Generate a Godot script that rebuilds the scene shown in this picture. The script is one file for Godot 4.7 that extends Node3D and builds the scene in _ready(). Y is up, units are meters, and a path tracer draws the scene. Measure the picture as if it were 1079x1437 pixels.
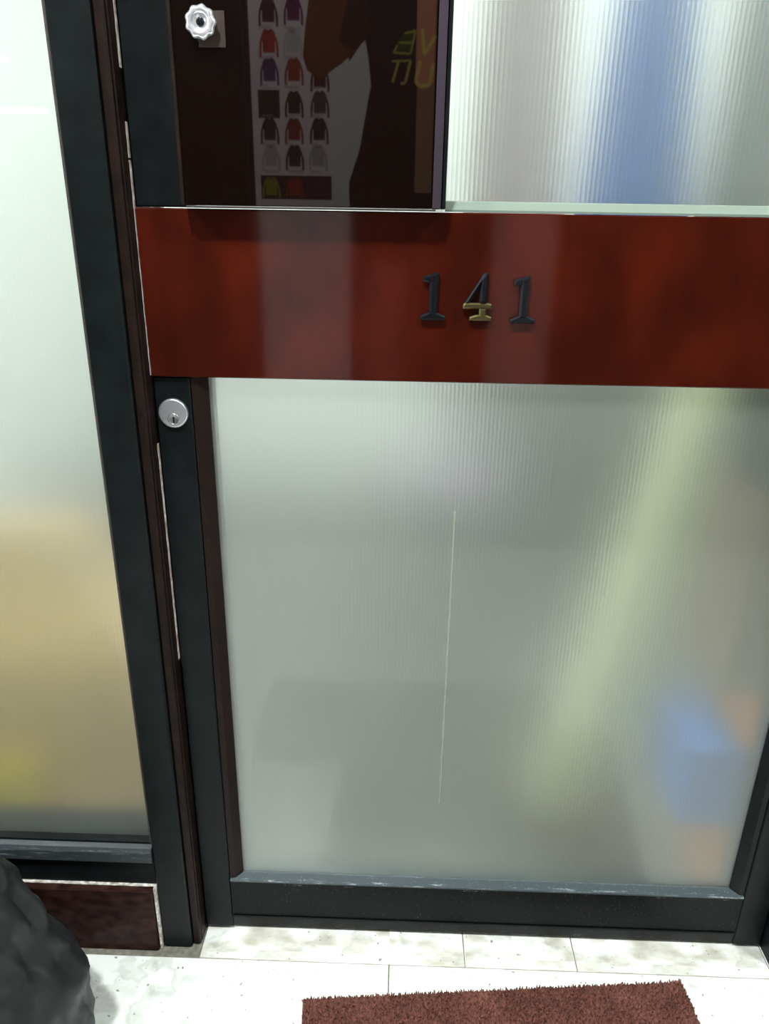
extends Node3D

# A glazed shop door in a narrow arcade. x right, y up, the front of the fixed frame is the plane z = 0.
const ZD := -0.035     # face of the door stiles
const ZR := -0.030     # face of the red rail
const ZG := -0.045     # face of the door glass
const ZW := 1.5        # opposite wall of the arcade
var M := {}
var taken := {}
var rng := RandomNumberGenerator.new()

# ---------------------------------------------------------------- helpers
func numbered(n: String) -> String:
	if not taken.has(n):
		taken[n] = 0
		return n
	taken[n] += 1
	return "%s_%03d" % [n, taken[n]]

func mb() -> SurfaceTool:
	var st := SurfaceTool.new()
	st.begin(Mesh.PRIMITIVE_TRIANGLES)
	return st

func poly(st: SurfaceTool, pts: Array, out: Vector3, uvs: Array = []) -> void:
	# a convex flat polygon whose front looks along out
	var a: Vector3 = pts[0]
	var n := Vector3.ZERO
	for i in range(1, pts.size() - 1):
		n += (pts[i] - a).cross(pts[i + 1] - a)
	var flip := n.dot(out) > 0.0
	var nn := n.normalized()
	if n.dot(out) < 0.0:
		nn = -nn
	for i in range(1, pts.size() - 1):
		var tri := [0, i, i + 1]
		if flip:
			tri = [0, i + 1, i]
		for k in tri:
			st.set_normal(nn)
			if uvs.size() > 0:
				st.set_uv(uvs[k])
			else:
				var p: Vector3 = pts[k]
				var q := nn.abs()
				if q.z >= q.x and q.z >= q.y:
					st.set_uv(Vector2(p.x, -p.y))
				elif q.y >= q.x:
					st.set_uv(Vector2(p.x, p.z))
				else:
					st.set_uv(Vector2(p.z, -p.y))
			st.add_vertex(pts[k])

func cbox(st: SurfaceTool, lo: Vector3, hi: Vector3, b: float = 0.001) -> void:
	# box with chamfered edges
	var c := (lo + hi) * 0.5
	var h := (hi - lo) * 0.5
	b = minf(b, minf(h.x, minf(h.y, h.z)) * 0.9)
	var ax := [Vector3.RIGHT, Vector3.UP, Vector3.BACK]
	var hs := [h.x, h.y, h.z]
	for a in 3:
		var u: int = (a + 1) % 3
		var v: int = (a + 2) % 3
		for s in [-1.0, 1.0]:
			var o: Vector3 = c + ax[a] * hs[a] * s
			var du: Vector3 = ax[u] * (hs[u] - b)
			var dv: Vector3 = ax[v] * (hs[v] - b)
			poly(st, [o - du - dv, o + du - dv, o + du + dv, o - du + dv], ax[a] * s)
		for s in [-1.0, 1.0]:
			for t in [-1.0, 1.0]:
				var dl: Vector3 = ax[a] * (hs[a] - b)
				var p: Vector3 = c + ax[u] * hs[u] * s + ax[v] * (hs[v] - b) * t
				var q: Vector3 = c + ax[u] * (hs[u] - b) * s + ax[v] * hs[v] * t
				poly(st, [p - dl, p + dl, q + dl, q - dl], ax[u] * s + ax[v] * t)
	for sx in [-1.0, 1.0]:
		for sy in [-1.0, 1.0]:
			for sz in [-1.0, 1.0]:
				var e := Vector3(h.x * sx, h.y * sy, h.z * sz)
				var k := Vector3(b * sx, b * sy, b * sz)
				poly(st, [c + e - Vector3(0, k.y, k.z), c + e - Vector3(k.x, 0, k.z), c + e - Vector3(k.x, k.y, 0)], Vector3(sx, sy, sz))

func lathe(st: SurfaceTool, prof: Array, seg: int, xf: Transform3D = Transform3D.IDENTITY, scallop: float = 0.0) -> void:
	# profile of (radius, height) turned about y; scallop waves the radius where the profile is wide
	var g := []
	for i in prof.size():
		var row := []
		for k in seg + 1:
			var a := TAU * float(k % seg) / seg
			var r: float = prof[i].x
			if r > 0.0122:
				r *= 1.0 + scallop * cos(a * 9.0)
			row.append(xf * Vector3(cos(a) * r, prof[i].y, sin(a) * r))
		g.append(row)
	grid(st, g)

func grid(st: SurfaceTool, g: Array) -> void:
	# smooth sheet of rows of points; front side on the right hand of (row, column)
	st.set_smooth_group(0)
	var rows: int = g.size()
	var cols: int = g[0].size()
	var closed: bool = g[0][0].is_equal_approx(g[0][cols - 1])
	var nrm := []
	for i in rows:
		var r := []
		for k in cols:
			var u0: Vector3 = g[maxi(i - 1, 0)][k]
			var u1: Vector3 = g[mini(i + 1, rows - 1)][k]
			var kl: int = k - 1
			var kr: int = k + 1
			if kl < 0:
				kl = cols - 2 if closed else 0
			if kr > cols - 1:
				kr = 1 if closed else cols - 1
			var n: Vector3 = (u1 - u0).cross(g[i][kr] - g[i][kl])
			r.append(n.normalized() if n.length() > 1e-12 else Vector3.ZERO)
		nrm.append(r)
	for k in cols:      # poles take the normal of their neighbours
		for e in [[0, 1], [rows - 1, rows - 2]]:
			if nrm[e[0]][k] == Vector3.ZERO:
				nrm[e[0]][k] = nrm[e[1]][k]
	for i in rows - 1:
		for k in cols - 1:
			for t in [[0, 0], [0, 1], [1, 1], [0, 0], [1, 1], [1, 0]]:
				var a: int = i + t[0]
				var b: int = k + t[1]
				st.set_normal(nrm[a][b])
				st.set_uv(Vector2(float(b) / (cols - 1), float(a) / (rows - 1)))
				st.add_vertex(g[a][b])

func prism(st: SurfaceTool, outline: Array, z0: float, z1: float, b: float) -> void:
	# upright prism of a polygon in x and y with a chamfered front edge
	var pl := PackedVector2Array(outline)
	if Geometry2D.is_polygon_clockwise(pl):
		pl.reverse()
	var ins: Array = []
	var n := pl.size()
	for i in n:
		var p0 := pl[(i + n - 1) % n]
		var p1 := pl[i]
		var p2 := pl[(i + 1) % n]
		var n0 := (p1 - p0).normalized().rotated(PI / 2)
		var n1 := (p2 - p1).normalized().rotated(PI / 2)
		ins.append(p1 + (n0 + n1) * (b / maxf(0.35, 1.0 + n0.dot(n1))))
	for i in n:
		var j := (i + 1) % n
		var e := pl[j] - pl[i]
		var o := Vector3(e.y, -e.x, 0)
		var a0 := Vector3(pl[i].x, pl[i].y, z0)
		var a1 := Vector3(pl[j].x, pl[j].y, z0)
		var m0 := Vector3(pl[i].x, pl[i].y, z1 - b)
		var m1 := Vector3(pl[j].x, pl[j].y, z1 - b)
		var t0 := Vector3(ins[i].x, ins[i].y, z1)
		var t1 := Vector3(ins[j].x, ins[j].y, z1)
		poly(st, [a0, a1, m1, m0], o)
		poly(st, [m0, m1, t1, t0], o.normalized() + Vector3.BACK)
	var tri := Geometry2D.triangulate_polygon(PackedVector2Array(ins))
	for i in range(0, tri.size(), 3):
		var f := []
		for k in 3:
			var p: Vector2 = ins[tri[i + k]]
			f.append(Vector3(p.x, p.y, z1))
		poly(st, f, Vector3.BACK)

func obj(called: String, st: SurfaceTool, m: Material, parent: Node = null) -> MeshInstance3D:
	var o := MeshInstance3D.new()
	o.mesh = st.commit()
	o.material_override = m
	if parent == null:
		o.name = numbered(called)
		add_child(o, true)
	else:
		o.name = called
		parent.add_child(o, true)
	return o

func bx(called: String, lo: Vector3, hi: Vector3, m: Material, parent: Node = null, b: float = 0.001) -> MeshInstance3D:
	var st := mb()
	cbox(st, lo, hi, b)
	return obj(called, st, m, parent)

func struct_root(called: String) -> Node3D:
	var o := Node3D.new()
	o.name = numbered(called)
	add_child(o, true)
	o.set_meta("kind", "structure")
	return o

func thing(called: String, label: String, category: String, at: Vector3 = Vector3.ZERO, group: String = "") -> Node3D:
	var o := Node3D.new()
	o.name = numbered(called)
	add_child(o, true)
	o.position = at
	tag(o, label, category, group)
	return o

func tag(o: Node, label: String, category: String, group: String = "") -> void:
	o.set_meta("label", label)
	o.set_meta("category", category)
	if group != "":
		o.set_meta("group", group)

func mat(c: Color, rough: float = 0.6, metal: float = 0.0) -> StandardMaterial3D:
	var m := StandardMaterial3D.new()
	m.albedo_color = c
	m.roughness = rough
	m.metallic = metal
	return m

func tex(im: Image) -> ImageTexture:
	return ImageTexture.create_from_image(im)

func noise(seed_: int, freq: float, oct: int = 4) -> FastNoiseLite:
	var n := FastNoiseLite.new()
	n.seed = seed_
	n.frequency = freq
	n.fractal_octaves = oct
	return n

func mottled(c0: Color, c1: Color, seed_: int, freq: float, rough: float, scale: Vector3, metal: float = 0.0) -> StandardMaterial3D:
	# two tones of one paint or stone mixed by noise, laid by world position
	var n := noise(seed_, freq, 5)
	var im := Image.create(256, 256, false, Image.FORMAT_RGB8)
	var raw := n.get_seamless_image(256, 256)
	for y in 256:
		for x in 256:
			im.set_pixel(x, y, c0.lerp(c1, clampf((raw.get_pixel(x, y).r - 0.5) * 1.5 + 0.5, 0.0, 1.0)))
	var m := mat(Color.WHITE, rough, metal)
	m.albedo_texture = tex(im)
	m.uv1_triplanar = true
	m.uv1_world_triplanar = true
	m.uv1_scale = scale
	return m

func glossy(m: StandardMaterial3D, coat: float, rough: float, body: float = 0.0) -> StandardMaterial3D:
	m.metallic_specular = body      # the lacquer shines, not what lies below it
	m.clearcoat_enabled = true
	m.clearcoat = coat
	m.clearcoat_roughness = rough
	return m

func ribbed_glass(tint: Color, rough: float) -> StandardMaterial3D:
	# smooth outer face, ribbed translucent body
	var im := Image.create(32, 4, false, Image.FORMAT_RGB8)
	for x in 32:
		var h := 0.5 + 0.5 * cos(TAU * x / 32.0)
		h = pow(h, 0.6)
		for y in 4:
			im.set_pixel(x, y, Color(h, h, h))
	var m := mat(tint, rough)
	m.refraction_enabled = true
	m.refraction_scale = 0.05
	m.heightmap_enabled = true
	m.heightmap_texture = tex(im)
	m.heightmap_scale = 0.009
	m.uv1_scale = Vector3(1.0 / 0.0049, 1.0, 1.0)
	return glossy(m, 0.48, 0.02, 0.5)

func scuffed(base: Color, mark: Color, seed_: int, amount: float, bands: Array, rough: float, sx: float) -> StandardMaterial3D:
	# paint with pale horizontal scuffs; bands are (v, half width, strength) over the 0..1 height of the strip
	var w := 1024
	var h := 192
	var n := noise(seed_, 0.02, 4)
	var n2 := noise(seed_ + 7, 0.12, 3)
	var im := Image.create(w, h, false, Image.FORMAT_RGB8)
	for y in h:
		var v := (y + 0.5) / h
		for x in w:
			var s := 0.0
			for b in bands:
				s += b[2] * exp(-pow((v - b[0]) / b[1], 2.0))
			var k: float = (n.get_noise_2d(x * 0.7, y * 4.0) + 0.45 * n2.get_noise_2d(x, y * 6.0)) * 1.6 + s - amount
			var sp: float = n2.get_noise_2d(x * 4.0 + 900.0, y * 9.0)
			if sp > 0.62:
				k = maxf(k, 0.7)
			im.set_pixel(x, y, base.lerp(mark, clampf(k, 0.0, 1.0)))
	var m := mat(Color.WHITE, rough)
	m.albedo_texture = tex(im)
	m.uv1_scale = Vector3(sx, 1, 1)
	return m

# ---------------------------------------------------------------- images
func jacket(im: Image, cx: float, cy: float, c: Color, w: float = 27.0, h: float = 33.0) -> void:
	# printed jacket seen from the front: shoulders, body, two sleeves
	for y in range(int(cy - h), int(cy + h) + 1):
		for x in range(int(cx - w), int(cx + w) + 1):
			var u := absf(x - cx) / w
			var v := (y - cy + h) / (2.0 * h)
			var edge := 0.28 + 0.62 * sqrt(clampf(v / 0.55, 0.0, 1.0)) + 0.1 * v
			var inside := u < edge and v > 0.02 * u
			if v > 0.45 and u > 0.62 and u < 0.70 + 0.06 * v:
				inside = false
			if v > 0.86 and u < 0.64:
				inside = false
			if v < 0.06 and u < 0.1:
				inside = false
			if inside:
				var cc := c
				if u < 0.025 or (v > 0.8 and v < 0.86):
					cc = c.lightened(0.16)
				elif u < 0.2 and v < 0.14:
					cc = c.darkened(0.3)
				im.set_pixel(x, y, cc)

func fill_poly(im: Image, pts: Array, c: Color) -> void:
	var p := PackedVector2Array(pts)
	var lo := p[0]
	var hi := p[0]
	for q in p:
		lo = lo.min(q)
		hi = hi.max(q)
	for y in range(maxi(0, int(lo.y)), mini(im.get_height() - 1, int(hi.y)) + 1):
		for x in range(maxi(0, int(lo.x)), mini(im.get_width() - 1, int(hi.x)) + 1):
			if Geometry2D.is_point_in_polygon(Vector2(x + 0.5, y + 0.5), p):
				im.set_pixel(x, y, c)

func stroke(im: Image, pts: Array, w: float, c: Color) -> void:
	for i in pts.size() - 1:
		var a: Vector2 = pts[i]
		var b: Vector2 = pts[i + 1]
		var n := (b - a).normalized().rotated(PI / 2) * w * 0.5
		fill_poly(im, [a + n, b + n, b - n, a - n], c)

func poster_image() -> Image:
	var im := Image.create(540, 1300, false, Image.FORMAT_RGB8)
	var white := Color(0.84, 0.78, 0.79)
	im.fill(Color(0.10, 0.05, 0.06))
	im.fill_rect(Rect2i(18, 0, 272, 1300), white)
	fill_poly(im, [Vector2(240, 330), Vector2(290, 370), Vector2(325, 326), Vector2(335, 319), Vector2(343, 360), Vector2(351, 428), Vector2(345, 451), Vector2(320, 586), Vector2(287, 680), Vector2(292, 737), Vector2(289, 816), Vector2(240, 816)], Color(0.82, 0.795, 0.785))
	var dark := Color(0.22, 0.10, 0.11)
	var at := [[72, 255, Color(0.30, 0.14, 0.18)], [140, 251, Color(0.40, 0.12, 0.34)], [71, 327, Color(0.72, 0.20, 0.17)], [136, 326, Color(0.84, 0.79, 0.76)], [70, 395, Color(0.36, 0.22, 0.42)], [138, 394, Color(0.66, 0.24, 0.15)], [209, 409, Color(0.28, 0.10, 0.14)], [136, 474, Color(0.22, 0.15, 0.10)], [208, 473, Color(0.36, 0.27, 0.26)], [65, 542, Color(0.22, 0.15, 0.16)], [134, 541, Color(0.55, 0.17, 0.18)], [205, 540, Color(0.17, 0.14, 0.09)], [66, 609, Color(0.78, 0.71, 0.72)], [134, 609, Color(0.27, 0.18, 0.15)], [201, 608, Color(0.74, 0.68, 0.70)], [70, 187, Color(0.3, 0.2, 0.3)], [138, 184, Color(0.5, 0.2, 0.2)], [72, 120, Color(0.3, 0.3, 0.35)], [138, 118, Color(0.25, 0.2, 0.2)]]
	for j in at:
		jacket(im, j[0], j[1], Color(j[2]).darkened(0.12))
	im.fill_rect(Rect2i(36, 440, 60, 70), Color(0.14, 0.12, 0.10))
	im.fill_rect(Rect2i(35, 657, 204, 63), Color(0.20, 0.10, 0.10))
	for j in [[64, 688, Color(0.52, 0.50, 0.10)], [132, 688, Color(0.58, 0.14, 0.10)], [202, 688, Color(0.26, 0.14, 0.20)]]:
		jacket(im, j[0], j[1], j[2], 27.0, 28.0)
	# small captions under the jackets, too small to read
	rng.seed = 11
	for r in 6:
		for k in 3:
			for l in 2:
				im.fill_rect(Rect2i(42 + k * 68 + rng.randi_range(0, 6), 288 + r * 71 + l * 4, rng.randi_range(18, 44), 2), Color(0.66, 0.52, 0.58))
	# brown sleeve and dark coat of the printed figure
	fill_poly(im, [Vector2(196, 0), Vector2(188, 193), Vector2(172, 290), Vector2(164, 358), Vector2(175, 392), Vector2(211, 412), Vector2(270, 374), Vector2(304, 348), Vector2(333, 314), Vector2(380, 191), Vector2(390, 0)], Color(0.42, 0.22, 0.10))
	fill_poly(im, [Vector2(300, 0), Vector2(285, 230), Vector2(262, 320), Vector2(300, 345), Vector2(333, 314), Vector2(480, 200), Vector2(480, 0)], Color(0.22, 0.10, 0.07))
	fill_poly(im, [Vector2(335, 200), Vector2(345, 330), Vector2(360, 430), Vector2(322, 600), Vector2(296, 690), Vector2(300, 760), Vector2(478, 760), Vector2(478, 200)], dark.darkened(0.45))
	im.fill_rect(Rect2i(473, 0, 52, 420), Color(0.86, 0.55, 0.42))
	im.fill_rect(Rect2i(478, 420, 48, 278), Color(0.62, 0.46, 0.38))
	im.fill_rect(Rect2i(290, 750, 250, 550), dark)
	im.fill_rect(Rect2i(330, 900, 130, 400), Color(0.5, 0.33, 0.32))
	# lettering of the sign, back to front as the glass shows it
	fill_poly(im, [Vector2(436, 303), Vector2(468, 298), Vector2(458, 345), Vector2(418, 340), Vector2(424, 324)], Color(0.20, 0.30, 0.10))
	var ink := Color(0.92, 0.80, 0.42)
	var green := Color(0.66, 0.66, 0.30)
	stroke(im, [Vector2(440, 302), Vector2(470, 295), Vector2(458, 349), Vector2(412, 347), Vector2(422, 328)], 6.0, green)
	stroke(im, [Vector2(425, 323), Vector2(465, 323)], 5.0, green)
	stroke(im, [Vector2(488, 290), Vector2(496, 351), Vector2(524, 306)], 9.0, ink)
	stroke(im, [Vector2(410, 418), Vector2(426, 366)], 8.0, ink.darkened(0.2))
	stroke(im, [Vector2(407, 367), Vector2(461, 365)], 6.0, green)
	stroke(im, [Vector2(458, 366), Vector2(445, 419), Vector2(432, 421)], 8.0, ink.darkened(0.2))
	stroke(im, [Vector2(485, 365), Vector2(474, 415), Vector2(484, 426), Vector2(511, 424), Vector2(521, 372)], 10.0, ink)
	return im

# ---------------------------------------------------------------- materials
func make_materials() -> void:
	M.black = mottled(Color(0.035, 0.055, 0.062), Color(0.075, 0.095, 0.102), 3, 0.02, 0.42, Vector3(3, 3, 3))
	M.brown_black = mottled(Color(0.080, 0.045, 0.035), Color(0.140, 0.082, 0.068), 4, 0.02, 0.5, Vector3(4, 4, 4))
	for k in [M.black, M.brown_black]:
		k.metallic_specular = 0.3
	M.gasket = mottled(Color(0.22, 0.18, 0.17), Color(0.34, 0.28, 0.26), 5, 0.05, 0.7, Vector3(8, 8, 8))
	M.gap_light = mottled(Color(0.62, 0.52, 0.48), Color(0.95, 0.93, 0.93), 6, 0.03, 0.6, Vector3(2, 6, 2))  # pale tone standing for shop light in the door gap
	M.rail = glossy(mottled(Color(0.21, 0.062, 0.027), Color(0.30, 0.088, 0.042), 8, 0.015, 0.5, Vector3(2.2, 1.3, 2.2)), 1.0, 0.07)
	M.panel = glossy(mat(Color(0.055, 0.022, 0.016), 0.5), 1.0, 0.02)
	M.alu = mat(Color(0.62, 0.60, 0.60), 0.3, 1.0)
	M.dull_alu = mat(Color(0.30, 0.28, 0.28), 0.5, 0.6)
	M.purple_edge = mat(Color(0.24, 0.20, 0.25), 0.5, 0.4)
	M.steel = mat(Color(0.86, 0.87, 0.90), 0.32, 0.85)
	M.chrome = mat(Color(0.95, 0.95, 0.97), 0.06, 1.0)
	M.hole = mat(Color(0.03, 0.03, 0.03), 0.6)
	M.gunmetal = mat(Color(0.20, 0.21, 0.235), 0.22, 0.85)
	M.brass = mat(Color(0.54, 0.50, 0.34), 0.25, 0.95)
	M.glass = ribbed_glass(Color(0.945, 0.970, 0.952, 0.065), 0.36)
	M.pale_bead = mat(Color(0.47, 0.52, 0.48), 0.5)
	M.white_line = mottled(Color(0.55, 0.50, 0.47), Color(0.97, 0.96, 0.95), 9, 0.05, 0.8, Vector3(5, 5, 5))
	M.base_tile = glossy(mottled(Color(0.12, 0.060, 0.052), Color(0.24, 0.150, 0.135), 10, 0.03, 0.45, Vector3(3, 5, 3)), 0.25, 0.3)
	M.scuff_rail = scuffed(Color(0.040, 0.052, 0.055), Color(0.62, 0.63, 0.65), 21, 1.1, [[0.012, 0.008, 0.7], [0.37, 0.03, 0.75], [0.49, 0.03, 0.85]], 0.4, 1.0)
	M.scuff_rail.metallic_specular = 0.25
	M.scuff_bead = scuffed(Color(0.26, 0.30, 0.32), Color(0.88, 0.90, 0.94), 22, 0.90, [[0.13, 0.018, 0.55], [0.165, 0.010, 0.9]], 0.4, 1.0)
	M.scuff_ledge = scuffed(Color(0.20, 0.22, 0.24), Color(0.62, 0.64, 0.66), 23, 0.75, [[0.20, 0.06, 0.45], [0.33, 0.06, 0.35]], 0.45, 1.0)
	M.dark_wall = mat(Color(0.11, 0.055, 0.045), 0.6)
	M.white_wall = mottled(Color(0.84, 0.85, 0.83), Color(0.90, 0.91, 0.89), 12, 0.02, 0.8, Vector3(1, 1, 1))
	M.shop_wall = mottled(Color(0.87, 0.875, 0.87), Color(0.90, 0.905, 0.90), 13, 0.02, 0.8, Vector3(1, 1, 1))
	M.shop_floor = mottled(Color(0.24, 0.245, 0.22), Color(0.30, 0.305, 0.275), 14, 0.02, 0.6, Vector3(1, 1, 1))
	M.grout = mottled(Color(0.42, 0.41, 0.38), Color(0.56, 0.54, 0.50), 15, 0.05, 0.9, Vector3(6, 6, 6))
	M.lamp = mat(Color(0.9, 0.9, 0.9), 0.5)
	M.lamp.emission_enabled = true
	M.lamp.emission = Color(1.0, 0.99, 0.96)
	M.lamp.emission_energy_multiplier = 2.0
	M.tube = mat(Color(0.9, 0.9, 0.9), 0.5)
	M.tube.emission_enabled = true
	M.tube.emission = Color(1.0, 1.0, 1.0)
	M.tube.emission_energy_multiplier = 7.0
	M.marble = []
	for k in 3:
		M.marble.append(marble(40 + k * 5, false))
	M.sill_stone = marble(71, true)

func marble(seed_: int, dirty: bool) -> StandardMaterial3D:
	var w := 512
	var h := 512
	var n := noise(seed_, 0.006, 5)
	var n2 := noise(seed_ + 1, 0.02, 4)
	var n3 := noise(seed_ + 2, 0.09, 2)
	var im := Image.create(w, h, false, Image.FORMAT_RGB8)
	var a := Color(0.975, 0.98, 0.97)
	var b := Color(0.78, 0.78, 0.76)
	for y in h:
		for x in w:
			var v := absf(n.get_noise_2d(x + 30.0 * n2.get_noise_2d(x, y), y))
			var k := clampf(1.0 - v * 9.0, 0.0, 1.0) * 0.45 + clampf(n2.get_noise_2d(x, y) * 1.2 - 0.25, 0.0, 1.0)
			var c := a.lerp(b, clampf(k, 0.0, 1.0))
			if n3.get_noise_2d(x * 1.0, y * 1.0) > 0.72:
				c = c.lerp(Color(0.42, 0.38, 0.34), 0.8)
			if dirty:
				var d := clampf((n2.get_noise_2d(x * 0.6 + 300.0, y * 1.3) + 0.15) * 1.5, 0.0, 1.0)
				c = c.lerp(Color(0.64, 0.60, 0.52), 0.55 * d)
			im.set_pixel(x, y, c)
	var m := mat(Color.WHITE, 0.32)
	m.albedo_texture = tex(im)
	m.uv1_scale = Vector3(1.6, 1.6, 1.6)
	return m

# ---------------------------------------------------------------- parts of the door
func pane(called: String, lo: Vector2, hi: Vector2, z: float, parent: Node, m: Material = null) -> MeshInstance3D:
	return bx(called, Vector3(lo.x, lo.y, z - 0.006), Vector3(hi.x, hi.y, z), m if m else M.glass, parent, 0.0006)

func swept(axis: int, p: Vector2, t: float) -> Vector3:
	return Vector3(t, p.y, p.x) if axis == 0 else Vector3(p.x, t, p.y)

func sloped_strip(st: SurfaceTool, prof: Array, axis: int, a: float, b: float) -> void:
	# a profile swept along x (axis 0: profile is (z, y)) or y (axis 1: profile is (x, z))
	var ctr := Vector2.ZERO
	for p in prof:
		ctr += p
	ctr /= prof.size()
	var ends := [[], []]
	var total := 0.0
	for i in prof.size():
		total += prof[i].distance_to(prof[(i + 1) % prof.size()])
	var run := 0.0
	for i in prof.size():
		var p: Vector2 = prof[i]
		var q: Vector2 = prof[(i + 1) % prof.size()]
		var mid := (p + q) * 0.5 - ctr
		var e := (q - p).rotated(PI / 2)
		if e.dot(mid) < 0:
			e = -e
		var o3: Vector3 = swept(axis, e, 0.0)
		var v0 := run / total
		run += p.distance_to(q)
		var v1 := run / total
		poly(st, [swept(axis, p, a), swept(axis, q, a), swept(axis, q, b), swept(axis, p, b)], o3, [Vector2(0, v0), Vector2(0, v1), Vector2(1, v1), Vector2(1, v0)])
		ends[0].append(swept(axis, p, a))
		ends[1].append(swept(axis, p, b))
	var dir: Vector3 = swept(axis, Vector2.ZERO, 1.0)
	poly(st, ends[0], -dir)
	poly(st, ends[1], dir)

func strip(called: String, prof: Array, axis: int, a: float, b: float, m: Material, parent: Node) -> MeshInstance3D:
	var st := mb()
	sloped_strip(st, prof, axis, a, b)
	return obj(called, st, m, parent)

func build_door() -> Node3D:
	var d := struct_root("door_1")
	var zb := -0.075
	# stiles above and below the rail, with their glazing beads
	for y in [[0.008, 0.9125], [1.1015, 2.06]]:
		bx("stile", Vector3(-0.3005, y[0], zb), Vector3(-0.2565 if y[0] < 1.0 else -0.2433, y[1], ZD), M.black, d, 0.0015)
		bx("stile", Vector3(0.5545, y[0], zb), Vector3(0.5985, y[1], ZD), M.black, d, 0.0015)
	strip("glazing_bead", [Vector2(-0.2550, ZD - 0.001), Vector2(-0.2470, ZD - 0.002), Vector2(-0.2360, ZG + 0.002), Vector2(-0.2360, zb), Vector2(-0.2550, zb)], 1, 0.109, 0.9125, M.brown_black, d)
	strip("glazing_bead", [Vector2(0.5530, ZD - 0.001), Vector2(0.5460, ZD - 0.002), Vector2(0.5330, ZG + 0.002), Vector2(0.5330, zb), Vector2(0.5530, zb)], 1, 0.109, 0.9125, M.black, d)
	strip("glazing_bead", [Vector2(0.5530, ZD - 0.001), Vector2(0.5460, ZD - 0.002), Vector2(0.5330, ZG + 0.002), Vector2(0.5330, zb), Vector2(0.5530, zb)], 1, 1.1015, 2.06, M.black, d)
	# bottom rail with its scuffed kick edge and the ledge under the glass
	strip("bottom_rail", [Vector2(ZD, 0.106), Vector2(ZD, 0.030), Vector2(ZD - 0.003, 0.010), Vector2(zb, 0.010), Vector2(zb, 0.106)], 0, -0.2555, 0.5535, M.scuff_rail, d)
	strip("bottom_bead", [Vector2(ZG, 0.1190), Vector2(ZG + 0.002, 0.1185), Vector2(ZD + 0.001, 0.1095), Vector2(ZD + 0.001, 0.1065), Vector2(zb, 0.1065)], 0, -0.2555, 0.5535, M.scuff_bead, d)
	bx("drip_bar", Vector3(-0.255, 0.0300, ZD), Vector3(0.553, 0.0345, ZD + 0.0025), M.black, d, 0.001)
	# top rail of the door
	bx("top_rail", Vector3(-0.2560, 1.98, zb), Vector3(0.5540, 2.06, ZD), M.black, d, 0.0015)
	# red veneered middle rail
	var rl := bx("middle_rail", Vector3(-0.3005, 0.9135, zb), Vector3(0.5985, 1.1005, ZR), M.rail, d, 0.0012)
	rl.set_meta("label", "glossy red-brown veneered rail across the door")
	# panes
	pane("glass_pane", Vector2(-0.240, 0.110), Vector2(0.537, 0.9135), ZG, d)
	pane("glass_pane", Vector2(0.030, 1.1010), Vector2(0.537, 1.985), ZG, d)
	# pale bead below the upper pane
	strip("glazing_bead", [Vector2(ZG, 1.1125), Vector2(ZG + 0.003, 1.1115), Vector2(ZR - 0.002, 1.1035), Vector2(ZR - 0.002, 1.1012), Vector2(ZG, 1.1012)], 0, 0.0415, 0.5525, M.pale_bead, d)
	# thin pale upright line on the lower pane
	strip("pale_line", [Vector2(0.0690, ZG), Vector2(0.0695, ZG + 0.0005), Vector2(0.0710, ZG + 0.0005), Vector2(0.0715, ZG)], 1, 0.270, 0.745, M.pale_line_mat, d)
	# lock cylinder: rounded rose, keyed plug set low
	var st := mb()
	var face := Transform3D(Basis(Vector3.RIGHT, PI / 2), Vector3(-0.2788, 0.8685, ZD))
	lathe(st, [Vector2(0.0180, 0.0), Vector2(0.0180, 0.0030), Vector2(0.0174, 0.0042), Vector2(0.0160, 0.0050), Vector2(0.0001, 0.0052)], 40, face)
	var lk := obj("lock_rose", st, M.steel, d)
	lk.set_meta("label", "round satin steel lock rose on the black stile")
	st = mb()
	var pf := Transform3D(Basis(Vector3.RIGHT, PI / 2), Vector3(-0.2780, 0.8618, ZD + 0.0048))
	lathe(st, [Vector2(0.0072, 0.0), Vector2(0.0072, 0.0016), Vector2(0.0066, 0.0022), Vector2(0.0056, 0.0022), Vector2(0.0052, 0.0012), Vector2(0.0001, 0.0012)], 28, pf)
	obj("key_plug", st, M.plug, lk)
	bx("keyway", Vector3(-0.2791, 0.8570, ZD + 0.0055), Vector3(-0.2768, 0.8650, ZD + 0.0064), M.hole, lk, 0.0004)
	return d

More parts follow.
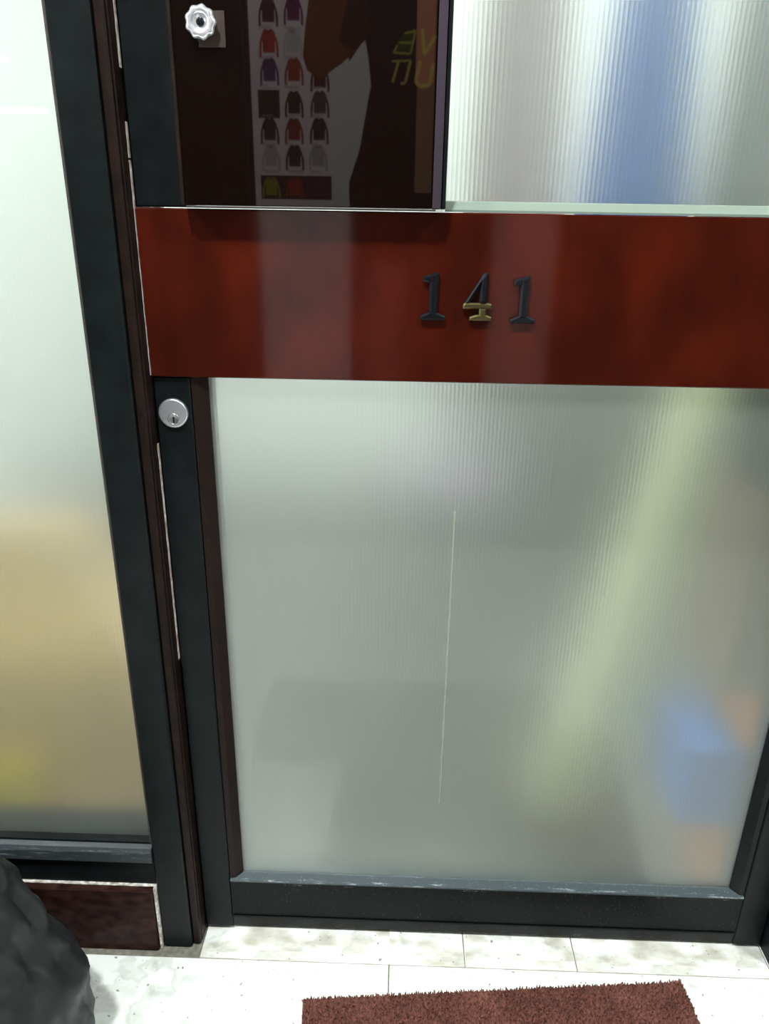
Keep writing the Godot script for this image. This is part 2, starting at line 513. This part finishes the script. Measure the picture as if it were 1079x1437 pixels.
func build_frame() -> void:
	# fixed post between the side window and the door
	var t := struct_root("trim_1")
	bx("post", Vector3(-0.3610, 0.0, -0.09), Vector3(-0.3155, 2.10, 0.0), M.black, t, 0.0022)
	bx("rebate_strip", Vector3(-0.3152, 0.0, -0.09), Vector3(-0.3035, 2.10, -0.006), M.brown_black, t, 0.002)
	bx("stop_strip", Vector3(-0.3070, 0.0, -0.09), Vector3(-0.3022, 2.10, -0.013), M.brown_black, t, 0.0015)
	for y in [[1.235, 1.60], [1.150, 1.185], [0.915, 1.148], [0.52, 0.83]]:  # light leaking through the door gap, painted as broken pale strips
		bx("gap_light_strip", Vector3(-0.3016, y[0], -0.0345), Vector3(-0.30065, y[1], -0.029), M.gap_light, t, 0.0002)
	bx("gasket", Vector3(-0.3640, 0.21, -0.025), Vector3(-0.3608, 2.08, -0.004), M.gasket, t, 0.001)
	bx("grout_line", Vector3(-0.3655, 0.0, -0.05), Vector3(-0.3612, 0.128, 0.0045), M.white_line, t, 0.001)
	var t2 := struct_root("trim_2")
	bx("post", Vector3(0.6010, 0.0, -0.09), Vector3(0.6600, 2.10, 0.0), M.black, t2, 0.0022)
	var t3 := struct_root("trim_3")
	bx("head_rail", Vector3(-0.3020, 2.062, -0.09), Vector3(0.6000, 2.10, 0.0), M.black, t3, 0.002)

func build_side_window() -> void:
	var w := struct_root("window_1")
	pane("glass_pane", Vector2(-1.25, 0.200), Vector2(-0.3620, 2.09), -0.020, w)
	bx("bottom_frame", Vector3(-1.25, 0.176, -0.08), Vector3(-0.3615, 0.2105, -0.008), M.black, w, 0.001)
	strip("ledge", [Vector2(-0.008, 0.2060), Vector2(0.000, 0.2040), Vector2(0.004, 0.1980), Vector2(0.004, 0.1800), Vector2(0.0, 0.1770), Vector2(-0.008, 0.1765)], 0, -1.25, -0.3618, M.scuff_ledge, w)
	bx("lower_frame", Vector3(-1.25, 0.1305, -0.08), Vector3(-0.3615, 0.1760, -0.004), M.black, w, 0.001)
	bx("top_frame", Vector3(-1.25, 2.05, -0.08), Vector3(-0.3615, 2.10, 0.0), M.black, w, 0.002)
	bx("side_frame", Vector3(-1.30, 0.0, -0.09), Vector3(-1.251, 2.10, 0.0), M.black, w, 0.002)
	var b := struct_root("baseboard_front")
	var x := -0.3665
	while x > -1.2:
		bx("base_tile", Vector3(maxf(x - 0.298, -1.25), 0.0, -0.05), Vector3(x, 0.1255, 0.008), M.base_tile, b, 0.0015)
		x -= 0.3
	bx("grout_line", Vector3(-1.25, 0.1258, -0.05), Vector3(-0.3615, 0.1290, -0.001), M.white_line, b, 0.001)

func build_room() -> void:
	# floor of the arcade: polished marble tiles on a bed of grout
	var f := struct_root("floor")
	bx("grout_bed", Vector3(-2.4, -0.08, -0.14), Vector3(2.4, -0.0022, ZW + 0.1), M.grout, f, 0.001)
	var k := 0
	for ix in range(-4, 4):
		for iz in 3:
			var x0 := ix * 0.6
			var z0 := 0.0175 + iz * 0.6
			var z1 := minf(z0 + 0.5978, ZW)
			var t := bx("floor_tile", Vector3(x0 + 0.0011, -0.02, z0), Vector3(x0 + 0.5989, 0.0, z1), M.marble[(k * 2 + iz) % 3], f, 0.0008)
			t.set_meta("kind", "structure")
			k += 1
	var xs := [-0.3005, 0.1195, 0.2955, 0.6000]
	for i in 3:
		bx("sill_stone", Vector3(xs[i] + 0.0008, -0.02, -0.14), Vector3(xs[i + 1] - 0.0008, 0.0, 0.0160), M.sill_stone, f, 0.0008)
	bx("sill_stone", Vector3(0.6008, -0.02, -0.14), Vector3(2.4, 0.0, 0.0160), M.sill_stone, f, 0.0008)
	bx("mortar_strip", Vector3(-2.4, -0.02, -0.14), Vector3(-0.3013, -0.0008, 0.0168), M.grout, f, 0.0008)
	# shopfront wall beside and above the glazing
	var wf := struct_root("wall_front")
	bx("wall_face", Vector3(-2.4, 0.0, -0.13), Vector3(-1.301, 2.7, 0.0), M.dark_wall, wf, 0.002)
	bx("wall_face", Vector3(0.661, 0.0, -0.13), Vector3(2.4, 2.7, 0.0), M.dark_wall, wf, 0.002)
	bx("wall_face", Vector3(-1.30, 2.101, -0.13), Vector3(0.660, 2.7, 0.0), M.dark_wall, wf, 0.002)
	for q in [["wall_opposite", Vector3(-2.4, 0, ZW), Vector3(2.4, 2.7, ZW + 0.1), M.dark_wall], ["wall_left", Vector3(-2.5, 0, -0.13), Vector3(-2.4, 2.7, ZW + 0.1), M.white_wall], ["wall_right", Vector3(2.4, 0, -0.13), Vector3(2.5, 2.7, ZW + 0.1), M.white_wall], ["ceiling", Vector3(-2.5, 2.7, -0.13), Vector3(2.5, 2.8, ZW + 0.1), M.white_wall], ["wall_shop_back", Vector3(-1.5, 0, -2.3), Vector3(1.5, 2.7, -2.2), M.shop_wall], ["wall_shop_left", Vector3(-1.6, 0, -2.3), Vector3(-1.5, 2.7, -0.13), M.shop_wall], ["wall_shop_right", Vector3(1.5, 0, -2.3), Vector3(1.6, 2.7, -0.13), M.shop_wall], ["ceiling_shop", Vector3(-1.6, 2.7, -2.3), Vector3(1.6, 2.8, -0.13), M.white_wall], ["floor_shop", Vector3(-1.6, -0.08, -2.3), Vector3(1.6, -0.001, -0.141), M.shop_floor]]:
		var o := bx(q[0], q[1], q[2], q[3])
		o.set_meta("kind", "structure")

func lamp_panel(x: float, z: float, w: float, e: float, label: String) -> void:
	var t := thing("ceiling_lamp", label, "lamp", Vector3(x, 2.7, z), "square ceiling lamps")
	bx("housing", Vector3(-w / 2 - 0.012, -0.03, -w / 2 - 0.012), Vector3(w / 2 + 0.012, 0.0, w / 2 + 0.012), M.alu, t, 0.003)
	bx("diffuser", Vector3(-w / 2, -0.036, -w / 2), Vector3(w / 2, -0.0305, w / 2), M.lamp, t, 0.001)
	area(t, Vector3(0, -0.042, 0), Vector3(-PI / 2, 0, 0), Vector2(w, w), e)

func area(t: Node3D, at: Vector3, turn: Vector3, size: Vector2, e: float) -> void:
	# the light that a glowing face gives, just in front of it (it shines along its own -z)
	var l := AreaLight3D.new()
	l.name = "lamp_light"
	l.area_size = size
	l.area_normalize_energy = true
	l.light_energy = e
	l.light_color = Color(0.97, 1.0, 0.985)
	l.shadow_enabled = true
	l.area_range = 12.0
	t.add_child(l)
	l.position = at
	l.rotation = turn

func tube(x0: float, x1: float, y: float, label: String) -> void:
	var t := thing("tube_lamp", label, "lamp", Vector3((x0 + x1) / 2, y, ZW), "tube lamps on the opposite wall")
	var h := (x1 - x0) / 2
	bx("lamp_body", Vector3(-h, -0.012, -0.020), Vector3(h, 0.012, -0.001), M.alu, t, 0.003)
	bx("lamp_tube", Vector3(-h + 0.004, -0.006, -0.032), Vector3(h - 0.004, 0.006, -0.0202), M.tube, t, 0.004)
	area(t, Vector3(0, 0, -0.035), Vector3.ZERO, Vector2(2 * h - 0.01, 0.010), 0.03)

# ---------------------------------------------------------------- things
func numeral_one(st: SurfaceTool, x: float, y: float) -> void:
	# bold slab-footed figure with a flag, 52 mm tall
	var z := ZR
	prism(st, [Vector2(x + 0.0085, y + 0.006), Vector2(x + 0.0175, y + 0.006), Vector2(x + 0.0185, y + 0.052), Vector2(x + 0.0145, y + 0.052), Vector2(x + 0.0085, y + 0.049)], z, z + 0.008, 0.0025)
	prism(st, [Vector2(x + 0.0005, y + 0.0425), Vector2(x + 0.0090, y + 0.0405), Vector2(x + 0.0150, y + 0.0520), Vector2(x + 0.0095, y + 0.0500), Vector2(x + 0.0010, y + 0.0475)], z, z + 0.0072, 0.0018)
	prism(st, [Vector2(x - 0.001, y), Vector2(x + 0.0275, y), Vector2(x + 0.0275, y + 0.0045), Vector2(x + 0.0185, y + 0.0085), Vector2(x + 0.0080, y + 0.0085), Vector2(x - 0.001, y + 0.0045)], z, z + 0.0072, 0.0018)

func build_numerals() -> void:
	var st := mb()
	numeral_one(st, 0.0185, 0.986)
	tag(obj("numeral_one", st, M.gunmetal), "dark metal numeral 1 before the 4, below the dark glossy panel", "numeral", "numerals on the red rail")
	var t := thing("numeral_four", "dark metal numeral 4 with worn brass foot, between two 1s", "numeral", Vector3(0.0655, 0.9865, ZR), "numerals on the red rail")
	st = mb()
	prism(st, [Vector2(0.0185, 0.0195), Vector2(0.0265, 0.0195), Vector2(0.0270, 0.052), Vector2(0.0225, 0.052), Vector2(0.0185, 0.045)], 0, 0.008, 0.0022)
	prism(st, [Vector2(0.0015, 0.0185), Vector2(0.0065, 0.0185), Vector2(0.0250, 0.0475), Vector2(0.0240, 0.052), Vector2(0.0220, 0.052)], 0, 0.0072, 0.0018)
	obj("upper_stroke", st, M.gunmetal, t)
	st = mb()
	prism(st, [Vector2(0, 0.0130), Vector2(0.0325, 0.0130), Vector2(0.0325, 0.0180), Vector2(0.0290, 0.0195), Vector2(0.0015, 0.0195), Vector2(0, 0.0170)], 0, 0.0075, 0.0018)
	prism(st, [Vector2(0.0185, 0.004), Vector2(0.0265, 0.004), Vector2(0.0265, 0.014), Vector2(0.0185, 0.014)], 0, 0.0078, 0.0018)
	prism(st, [Vector2(0.0080, 0), Vector2(0.0330, 0), Vector2(0.0330, 0.0040), Vector2(0.0270, 0.0065), Vector2(0.0160, 0.0065), Vector2(0.0080, 0.0040)], 0, 0.0072, 0.0016)
	var br := obj("foot_and_bar", st, M.brass, t)
	br.set_meta("label", "worn brass crossbar and foot")
	st = mb()
	numeral_one(st, 0.1205, 0.984)
	tag(obj("numeral_one", st, M.gunmetal), "dark metal numeral 1 after the 4, farthest from the lock", "numeral", "numerals on the red rail")

func build_panel() -> void:
	var t := thing("glossy_panel", "dark glossy panel over the red rail mirroring a jacket poster", "panel", Vector3(0, 0, 0.003))
	bx("panel_body", Vector3(-0.2380, 1.1035, -0.074), Vector3(0.0260, 1.90, -0.012), M.panel, t, 0.001)
	bx("bottom_edge", Vector3(-0.2370, 1.1012, -0.060), Vector3(0.0300, 1.1033, -0.0105), M.dull_alu, t, 0.0006)
	bx("side_edge", Vector3(0.0263, 1.1035, -0.060), Vector3(0.0352, 1.90, -0.0105), M.purple_edge, t, 0.001)
	bx("side_edge", Vector3(0.0355, 1.1035, -0.060), Vector3(0.0405, 1.90, -0.0150), M.black, t, 0.001)
	bx("side_edge", Vector3(-0.2430, 1.1035, -0.060), Vector3(-0.2383, 1.90, -0.0125), M.brown_black, t, 0.001)
	bx("reflection_patch", Vector3(-0.2120, 1.2500, -0.0119), Vector3(-0.1850, 1.2815, -0.0106), mottled(Color(0.17, 0.105, 0.08), Color(0.21, 0.135, 0.105), 33, 0.02, 0.6, Vector3(9, 9, 9)), t, 0.0004)  # mirror image of a brown square, painted on as a flat patch
	# faceted bright knob
	var st := mb()
	var xf := Transform3D(Basis(Vector3.RIGHT, PI / 2), Vector3(-0.2070, 1.2700, -0.0106))
	lathe(st, [Vector2(0.0095, 0.0), Vector2(0.0100, 0.0030), Vector2(0.0140, 0.0050), Vector2(0.0150, 0.0080), Vector2(0.0135, 0.0105), Vector2(0.0105, 0.0120), Vector2(0.0085, 0.0105), Vector2(0.0060, 0.0090), Vector2(0.0001, 0.0085)], 54, xf, 0.05)
	var kn := obj("knob", st, M.knob, t)
	kn.set_meta("label", "bright scalloped chrome knob")
	st = mb()
	lathe(st, [Vector2(0.0042, 0.0080), Vector2(0.0040, 0.0096), Vector2(0.0030, 0.0104), Vector2(0.0001, 0.0106)], 20, xf)
	obj("knob_centre", st, M.gunmetal, kn)

func build_mat() -> void:
	# red-brown carpet mat lying askew; the near corner of its far edge lies by the sill
	var ang := deg_to_rad(4.95)
	var t := thing("door_mat", "red-brown carpet door mat lying askew on white tiles", "mat", Vector3(-0.1275, 0.0, 0.0815))
	t.rotation.y = ang
	var w := 0.580
	var dp := 0.44
	bx("backing", Vector3(0.0, 0.0005, 0.0), Vector3(w, 0.006, dp), mat(Color(0.42, 0.23, 0.18), 0.9), t, 0.002)
	var st := mb()
	for k in 3:
		var a := TAU * k / 3.0
		var b := TAU * (k + 1) / 3.0
		var p := Vector3(cos(a) * 0.0017, 0, sin(a) * 0.0017)
		var q := Vector3(cos(b) * 0.0017, 0, sin(b) * 0.0017)
		poly(st, [p, q, q * 0.5 + Vector3(0.0012, 0.0045, 0.0008), p * 0.5 + Vector3(0.0012, 0.0045, 0.0008)], p + q)
	var mm := MultiMesh.new()
	mm.transform_format = MultiMesh.TRANSFORM_3D
	mm.use_colors = true
	mm.mesh = st.commit()
	var nx := 230
	var nz := 170
	mm.instance_count = nx * nz
	rng.seed = 5
	var nn := noise(77, 9.0, 3)
	for i in nx * nz:
		var x := (i % nx + rng.randf()) * w / nx
		var z := (i / nx + rng.randf()) * dp / nz
		var bs := Basis(Vector3.UP, rng.randf() * TAU).scaled(Vector3(1, rng.randf_range(0.7, 1.25), 1))
		mm.set_instance_transform(i, Transform3D(bs, Vector3(x, 0.005, z)))
		var k := clampf(0.5 + nn.get_noise_2d(x, z) * 0.9 + rng.randf_range(-0.25, 0.25), 0.0, 1.0)
		mm.set_instance_color(i, Color(0.17, 0.066, 0.050).lerp(Color(0.32, 0.135, 0.105), k))
	var mi := MultiMeshInstance3D.new()
	mi.multimesh = mm
	var pm := mat(Color.WHITE, 0.95)
	pm.vertex_color_use_as_albedo = true
	mi.material_override = pm
	mi.name = "pile"
	t.add_child(mi, true)
	mi.set_meta("kind", "stuff")

func build_bag() -> void:
	# black bag slumped against the base of the side window
	var t := thing("black_bag", "slumped black bag on the tiles below the side window", "bag", Vector3(-0.682, 0.0, 0.200))
	var n := noise(51, 3.2, 4)
	var prof := [Vector2(0.0, 0.002), Vector2(0.20, 0.002), Vector2(0.255, 0.012), Vector2(0.278, 0.05), Vector2(0.284, 0.10), Vector2(0.285, 0.16), Vector2(0.262, 0.216), Vector2(0.236, 0.28), Vector2(0.208, 0.34), Vector2(0.185, 0.405), Vector2(0.155, 0.474), Vector2(0.128, 0.530), Vector2(0.088, 0.562), Vector2(0.040, 0.576), Vector2(0.020, 0.590), Vector2(0.030, 0.610), Vector2(0.0, 0.606)]
	var fine := []
	for i in prof.size() - 1:
		for s in 5:
			fine.append(prof[i].lerp(prof[i + 1], s / 5.0))
	fine.append(prof[prof.size() - 1])
	var g := []
	for p in fine:
		var row := []
		for k in 97:
			var a := TAU * (k % 96) / 96.0
			var fold := 0.010 * sin(a * 6.0 + 2.0 * sin(p.y * 6.0) + 1.3) + 0.005 * sin(a * 13.0 - p.y * 9.0)
			var q := n.get_noise_3d(cos(a), p.y * 2.5, sin(a)) * 0.022
			var r: float = p.x + (fold * clampf(p.y * 6.0, 0.15, 1.0) * 0.55 + q) * clampf(p.x * 7.0, 0.0, 1.0)
			row.append(Vector3(cos(a) * r, maxf(0.001, p.y + q * 0.3 * clampf(p.y * 8.0, 0.0, 1.0)), sin(a) * minf(r, 0.4) * 0.56))
		g.append(row)
	var st := mb()
	grid(st, g)
	obj("bag_body", st, M.bag, t)
	st = mb()
	lathe(st, [Vector2(0.012, 0.580), Vector2(0.024, 0.583), Vector2(0.027, 0.588), Vector2(0.024, 0.594), Vector2(0.012, 0.597)], 28, Transform3D(Basis.from_scale(Vector3(1, 1, 0.7)), Vector3.ZERO))
	obj("tie", st, M.bag, t)

func garment(x: float, z: float, top: float, bottom: float, w0: float, w1: float, c: Color, label: String) -> void:
	# a garment on a hanger: folds running down, flattened front to back
	var t := thing("garment", label, "clothing", Vector3(x, bottom, z), "garments hanging on the rail behind the upper pane")
	var hgt := top - bottom
	var prof := [Vector2(0.0, 0.002), Vector2(w1 * 0.9, 0.0), Vector2(w1, 0.01), Vector2(lerpf(w1, w0, 0.3), hgt * 0.35), Vector2(lerpf(w1, w0, 0.7), hgt * 0.7), Vector2(w0, hgt * 0.9), Vector2(w0 * 0.6, hgt * 0.97), Vector2(0.012, hgt), Vector2(0.0, hgt)]
	var g := []
	for p in prof:
		var row := []
		for k in 49:
			var a := TAU * (k % 48) / 48.0
			var r: float = p.x * (1.0 + 0.10 * sin(a * 7.0))
			row.append(Vector3(cos(a) * r, p.y, sin(a) * r * 0.35))
		g.append(row)
	var st := mb()
	grid(st, g)
	obj("cloth", st, mat(c, 0.85), t)
	st = mb()
	lathe(st, [Vector2(0.002, hgt - 0.01), Vector2(0.002, 1.746 - bottom), Vector2(0.0001, 1.7475 - bottom)], 8, Transform3D(Basis.IDENTITY, Vector3.ZERO))
	obj("hanger_hook", st, M.alu, t)

func carton(lo: Vector3, hi: Vector3, c: Color, label: String, called: String = "carton") -> Node3D:
	var ctr := (lo + hi) * 0.5
	var t := thing(called, label, "box", Vector3(ctr.x, lo.y, ctr.z))
	var h := hi - lo
	bx("box_body", Vector3(-h.x / 2, 0, -h.z / 2), Vector3(h.x / 2, h.y - 0.003, h.z / 2), mat(c, 0.8), t, 0.002)
	bx("lid_flap", Vector3(-h.x / 2, h.y - 0.0028, -h.z / 2), Vector3(-0.001, h.y, h.z / 2), mat(c.darkened(0.05), 0.8), t, 0.0008)
	bx("lid_flap", Vector3(0.001, h.y - 0.0028, -h.z / 2), Vector3(h.x / 2, h.y, h.z / 2), mat(c.darkened(0.05), 0.8), t, 0.0008)
	return t

func build_shop_things() -> void:
	# clothes rail with garments behind the upper pane
	var r := thing("clothes_rail", "steel clothes rail standing behind the upper door pane", "clothes rail", Vector3(0.42, 0, -0.30))
	for s in [-1.0, 1.0]:
		var st := mb()
		lathe(st, [Vector2(0.011, 0.02), Vector2(0.011, 1.762)], 12, Transform3D(Basis.IDENTITY, Vector3(s * 0.78, 0, 0)))
		obj("upright", st, M.alu, r)
		bx("foot", Vector3(s * 0.78 - 0.02, 0.0, -0.17), Vector3(s * 0.78 + 0.02, 0.02, 0.17), M.alu, r, 0.004)
	var sr := mb()
	lathe(sr, [Vector2(0.011, -0.79), Vector2(0.011, 0.79)], 12, Transform3D(Basis(Vector3.BACK, PI / 2), Vector3(0, 1.76, 0)))
	obj("hanging_bar", sr, M.alu, r)
	garment(0.315, -0.30, 1.66, 1.02, 0.022, 0.080, Color(0.12, 0.46, 0.84), "bright blue garment blurred behind the upper door pane")
	garment(0.150, -0.30, 1.52, 1.00, 0.050, 0.070, Color(0.86, 0.78, 0.80), "pale pink garment blurred behind the upper door pane, beside the blue one")
	garment(0.480, -0.30, 1.62, 1.00, 0.050, 0.075, Color(0.52, 0.54, 0.52), "grey garment blurred behind the upper door pane, beside the blue one")
	# goods stacked behind the lower pane
	var t := thing("cardboard_roll", "pale yellow-green roll leaning behind the lower door pane", "roll", Vector3(0.325, 0.025, -0.33))
	t.rotation.z = -0.225
	var rl := mb()
	lathe(rl, [Vector2(0.045, 0.86), Vector2(0.045, 0.90), Vector2(0.070, 0.90), Vector2(0.072, 0.89), Vector2(0.072, 0.01), Vector2(0.070, 0.0), Vector2(0.045, 0.0)], 28)
	obj("roll_body", rl, mat(Color(0.86, 0.88, 0.70), 0.8), t)
	carton(Vector3(0.530, 0.0, -0.24), Vector3(0.85, 0.199, -0.09), Color(0.86, 0.54, 0.08), "orange box at the bottom of the stack behind the door glass", "orange_box")
	carton(Vector3(0.455, 0.20, -0.24), Vector3(0.85, 0.344, -0.09), Color(0.18, 0.44, 0.76), "blue box between two orange boxes behind the door glass", "blue_box")
	carton(Vector3(0.535, 0.345, -0.24), Vector3(0.85, 0.449, -0.09), Color(0.86, 0.54, 0.10), "orange box on top of the blue box behind the door glass", "orange_box")
	carton(Vector3(0.478, 0.45, -0.24), Vector3(0.85, 0.759, -0.09), Color(0.50, 0.42, 0.30), "brown carton near the top of the stack behind the door glass", "brown_carton")
	carton(Vector3(0.490, 0.76, -0.24), Vector3(0.85, 0.96, -0.09), Color(0.20, 0.23, 0.20), "dark green-grey box topmost on the stack behind the door glass", "dark_box")
	# grey cabinet and lilac stool farther inside
	var c := thing("low_cabinet", "low grey cabinet inside the shop, blurred behind the lower door pane", "cabinet", Vector3(0.72, 0, -1.35))
	bx("cabinet_body", Vector3(-0.55, 0.0, -0.2), Vector3(0.55, 0.78, 0.18), mat(Color(0.40, 0.41, 0.37), 0.7), c, 0.004)
	for k in 3:
		bx("cabinet_door", Vector3(-0.545 + k * 0.365, 0.03, 0.1805), Vector3(-0.185 + k * 0.365, 0.76, 0.198), mat(Color(0.42, 0.43, 0.39), 0.7), c, 0.003)
	var q := thing("stool", "round lilac stool inside the shop, blurred behind the lower door pane", "stool", Vector3(0.13, 0, -0.95))
	var sq := mb()
	lathe(sq, [Vector2(0.0, 0.50), Vector2(0.13, 0.50), Vector2(0.14, 0.49), Vector2(0.14, 0.45), Vector2(0.13, 0.44), Vector2(0.0, 0.44)], 32)
	obj("seat", sq, mat(Color(0.50, 0.45, 0.52), 0.7), q)
	for k in 4:
		var ang := TAU * (k + 0.5) / 4.0
		bx("leg", Vector3(cos(ang) * 0.1 - 0.012, 0, sin(ang) * 0.1 - 0.012), Vector3(cos(ang) * 0.1 + 0.012, 0.44, sin(ang) * 0.1 + 0.012), M.alu, q, 0.003)
	# added fill lamp, out of view, to brighten the goods behind the side window
	var sl := thing("added_fill_lamp", "added low fill lamp on the shop floor, unseen behind the side window base", "lamp", Vector3(-0.80, 0.0, -0.105))
	bx("lamp_body", Vector3(-0.40, 0.0, -0.010), Vector3(0.38, 0.020, 0.012), M.alu, sl, 0.003)
	bx("lamp_tube", Vector3(-0.39, 0.0201, -0.006), Vector3(0.37, 0.030, 0.008), M.lamp, sl, 0.003)
	area(sl, Vector3(-0.01, 0.033, 0.0), Vector3(-PI * 0.5 + PI, 0, 0), Vector2(0.74, 0.012), 0.035)
	# tan sack and yellow box behind the side window
	var k2 := thing("tan_sack", "bulky tan paper sack blurred behind the side window", "sack", Vector3(-0.70, 0, -0.285))
	var g := []
	for p in [Vector2(0.0, 0.001), Vector2(0.27, 0.001), Vector2(0.283, 0.02), Vector2(0.280, 0.20), Vector2(0.278, 0.347), Vector2(0.272, 0.41), Vector2(0.262, 0.477), Vector2(0.226, 0.537), Vector2(0.210, 0.605), Vector2(0.200, 0.617), Vector2(0.0, 0.610)]:
		var row := []
		for j in 65:
			var a := TAU * (j % 64) / 64.0
			var cx := signf(cos(a)) * pow(absf(cos(a)), 0.5)
			var sz := signf(sin(a)) * pow(absf(sin(a)), 0.5)
			row.append(Vector3(cx * p.x, p.y, sz * p.x * 0.42 * (1.0 - 0.85 * smoothstep(0.33, 0.617, p.y))))
		g.append(row)
	var sk := mb()
	grid(sk, g)
	obj("sack_body", sk, mottled(Color(0.88, 0.72, 0.44), Color(0.93, 0.79, 0.53), 61, 0.02, 0.85, Vector3(3, 3, 3)), k2)
	carton(Vector3(-0.86, 0.0, -0.155), Vector3(-0.590, 0.245, -0.135), Color(0.98, 0.86, 0.04), "flat yellow box standing before the tan sack behind the side window", "yellow_box")

# ---------------------------------------------------------------- scene
func _ready() -> void:
	var cam := Camera3D.new()
	cam.name = "camera"
	add_child(cam)
	cam.position = Vector3(0, 1.1, 0.85868)
	cam.rotation_order = EULER_ORDER_YXZ
	cam.rotation_degrees = Vector3(-21.6604, 1.2711, 0.9369)
	cam.fov = 68.2613
	cam.near = 0.02
	cam.current = true
	var we := WorldEnvironment.new()
	we.name = "environment"
	var env := Environment.new()
	env.background_mode = Environment.BG_COLOR
	env.background_color = Color(0.05, 0.05, 0.05)
	env.tonemap_mode = Environment.TONE_MAPPER_LINEAR
	env.tonemap_exposure = 1.0
	env.sdfgi_enabled = true
	env.ssao_enabled = true
	env.ssil_enabled = true
	we.environment = env
	add_child(we)
	make_materials()
	M.pale_line_mat = mat(Color(0.60, 0.64, 0.59), 0.5)
	M.plug = mat(Color(0.70, 0.70, 0.70), 0.3, 0.9)
	M.knob = mat(Color(0.97, 0.97, 1.0), 0.18, 0.7)
	M.bag = mottled(Color(0.07, 0.085, 0.092), Color(0.13, 0.15, 0.158), 34, 0.02, 0.5, Vector3(4, 4, 4))
	lamp_panel(-0.42, 1.00, 0.15, 5.8, "square ceiling lamp over the arcade floor by the shop door")
	lamp_panel(1.45, 0.80, 0.26, 4.2, "square ceiling lamp at the far end of the arcade")
	lamp_panel(-1.75, 0.80, 0.26, 4.2, "square ceiling lamp at the near end of the arcade")
	lamp_panel(-0.25, -0.95, 0.50, 6.4, "large square ceiling lamp inside the shop over the floor")
	lamp_panel(0.80, -1.00, 0.50, 4.0, "large square ceiling lamp inside the shop near its side wall")

	build_room()
	build_frame()
	build_side_window()
	build_door()
	build_panel()
	build_numerals()
	build_mat()
	build_bag()
	build_opposite()
	build_shop_things()

func build_opposite() -> void:
	# what the glossy rail and panel mirror: a poster and pale boards on the opposite wall
	var pm := mat(Color.WHITE, 0.7)
	pm.albedo_texture = tex(poster_image())
	var st := mb()
	var z := ZW - 0.006
	var a := Vector3(-0.46, 1.85, z)
	var b := Vector3(0.08, 1.85, z)
	var c := Vector3(0.08, 0.55, z)
	var d := Vector3(-0.46, 0.55, z)
	poly(st, [a, b, c, d], Vector3.FORWARD, [Vector2(0, 0), Vector2(1, 0), Vector2(1, 1), Vector2(0, 1)])
	var t := thing("jacket_poster", "poster of jackets on the opposite wall, mirrored in the dark panel", "poster")
	obj("print", st, pm, t)
	bx("backing_board", Vector3(-0.462, 0.548, ZW - 0.0055), Vector3(0.082, 1.852, ZW - 0.0005), mat(Color(0.3, 0.25, 0.22), 0.8), t, 0.001)
	tag(bx("notice_board", Vector3(0.26, 0.55, ZW - 0.012), Vector3(0.45, 1.9, ZW - 0.001), mat(Color(0.64, 0.60, 0.60), 0.7)), "pale notice board beside the jacket poster on the opposite wall", "board")
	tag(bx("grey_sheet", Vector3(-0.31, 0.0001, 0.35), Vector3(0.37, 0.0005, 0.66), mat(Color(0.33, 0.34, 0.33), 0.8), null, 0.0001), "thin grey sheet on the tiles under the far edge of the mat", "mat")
	tube(-1.16, -1.015, 1.350, "short tube lamp on the opposite wall, mirrored low in the side window")
	tube(-1.29, -1.110, 1.475, "short tube lamp on the opposite wall, mirrored high in the side window")
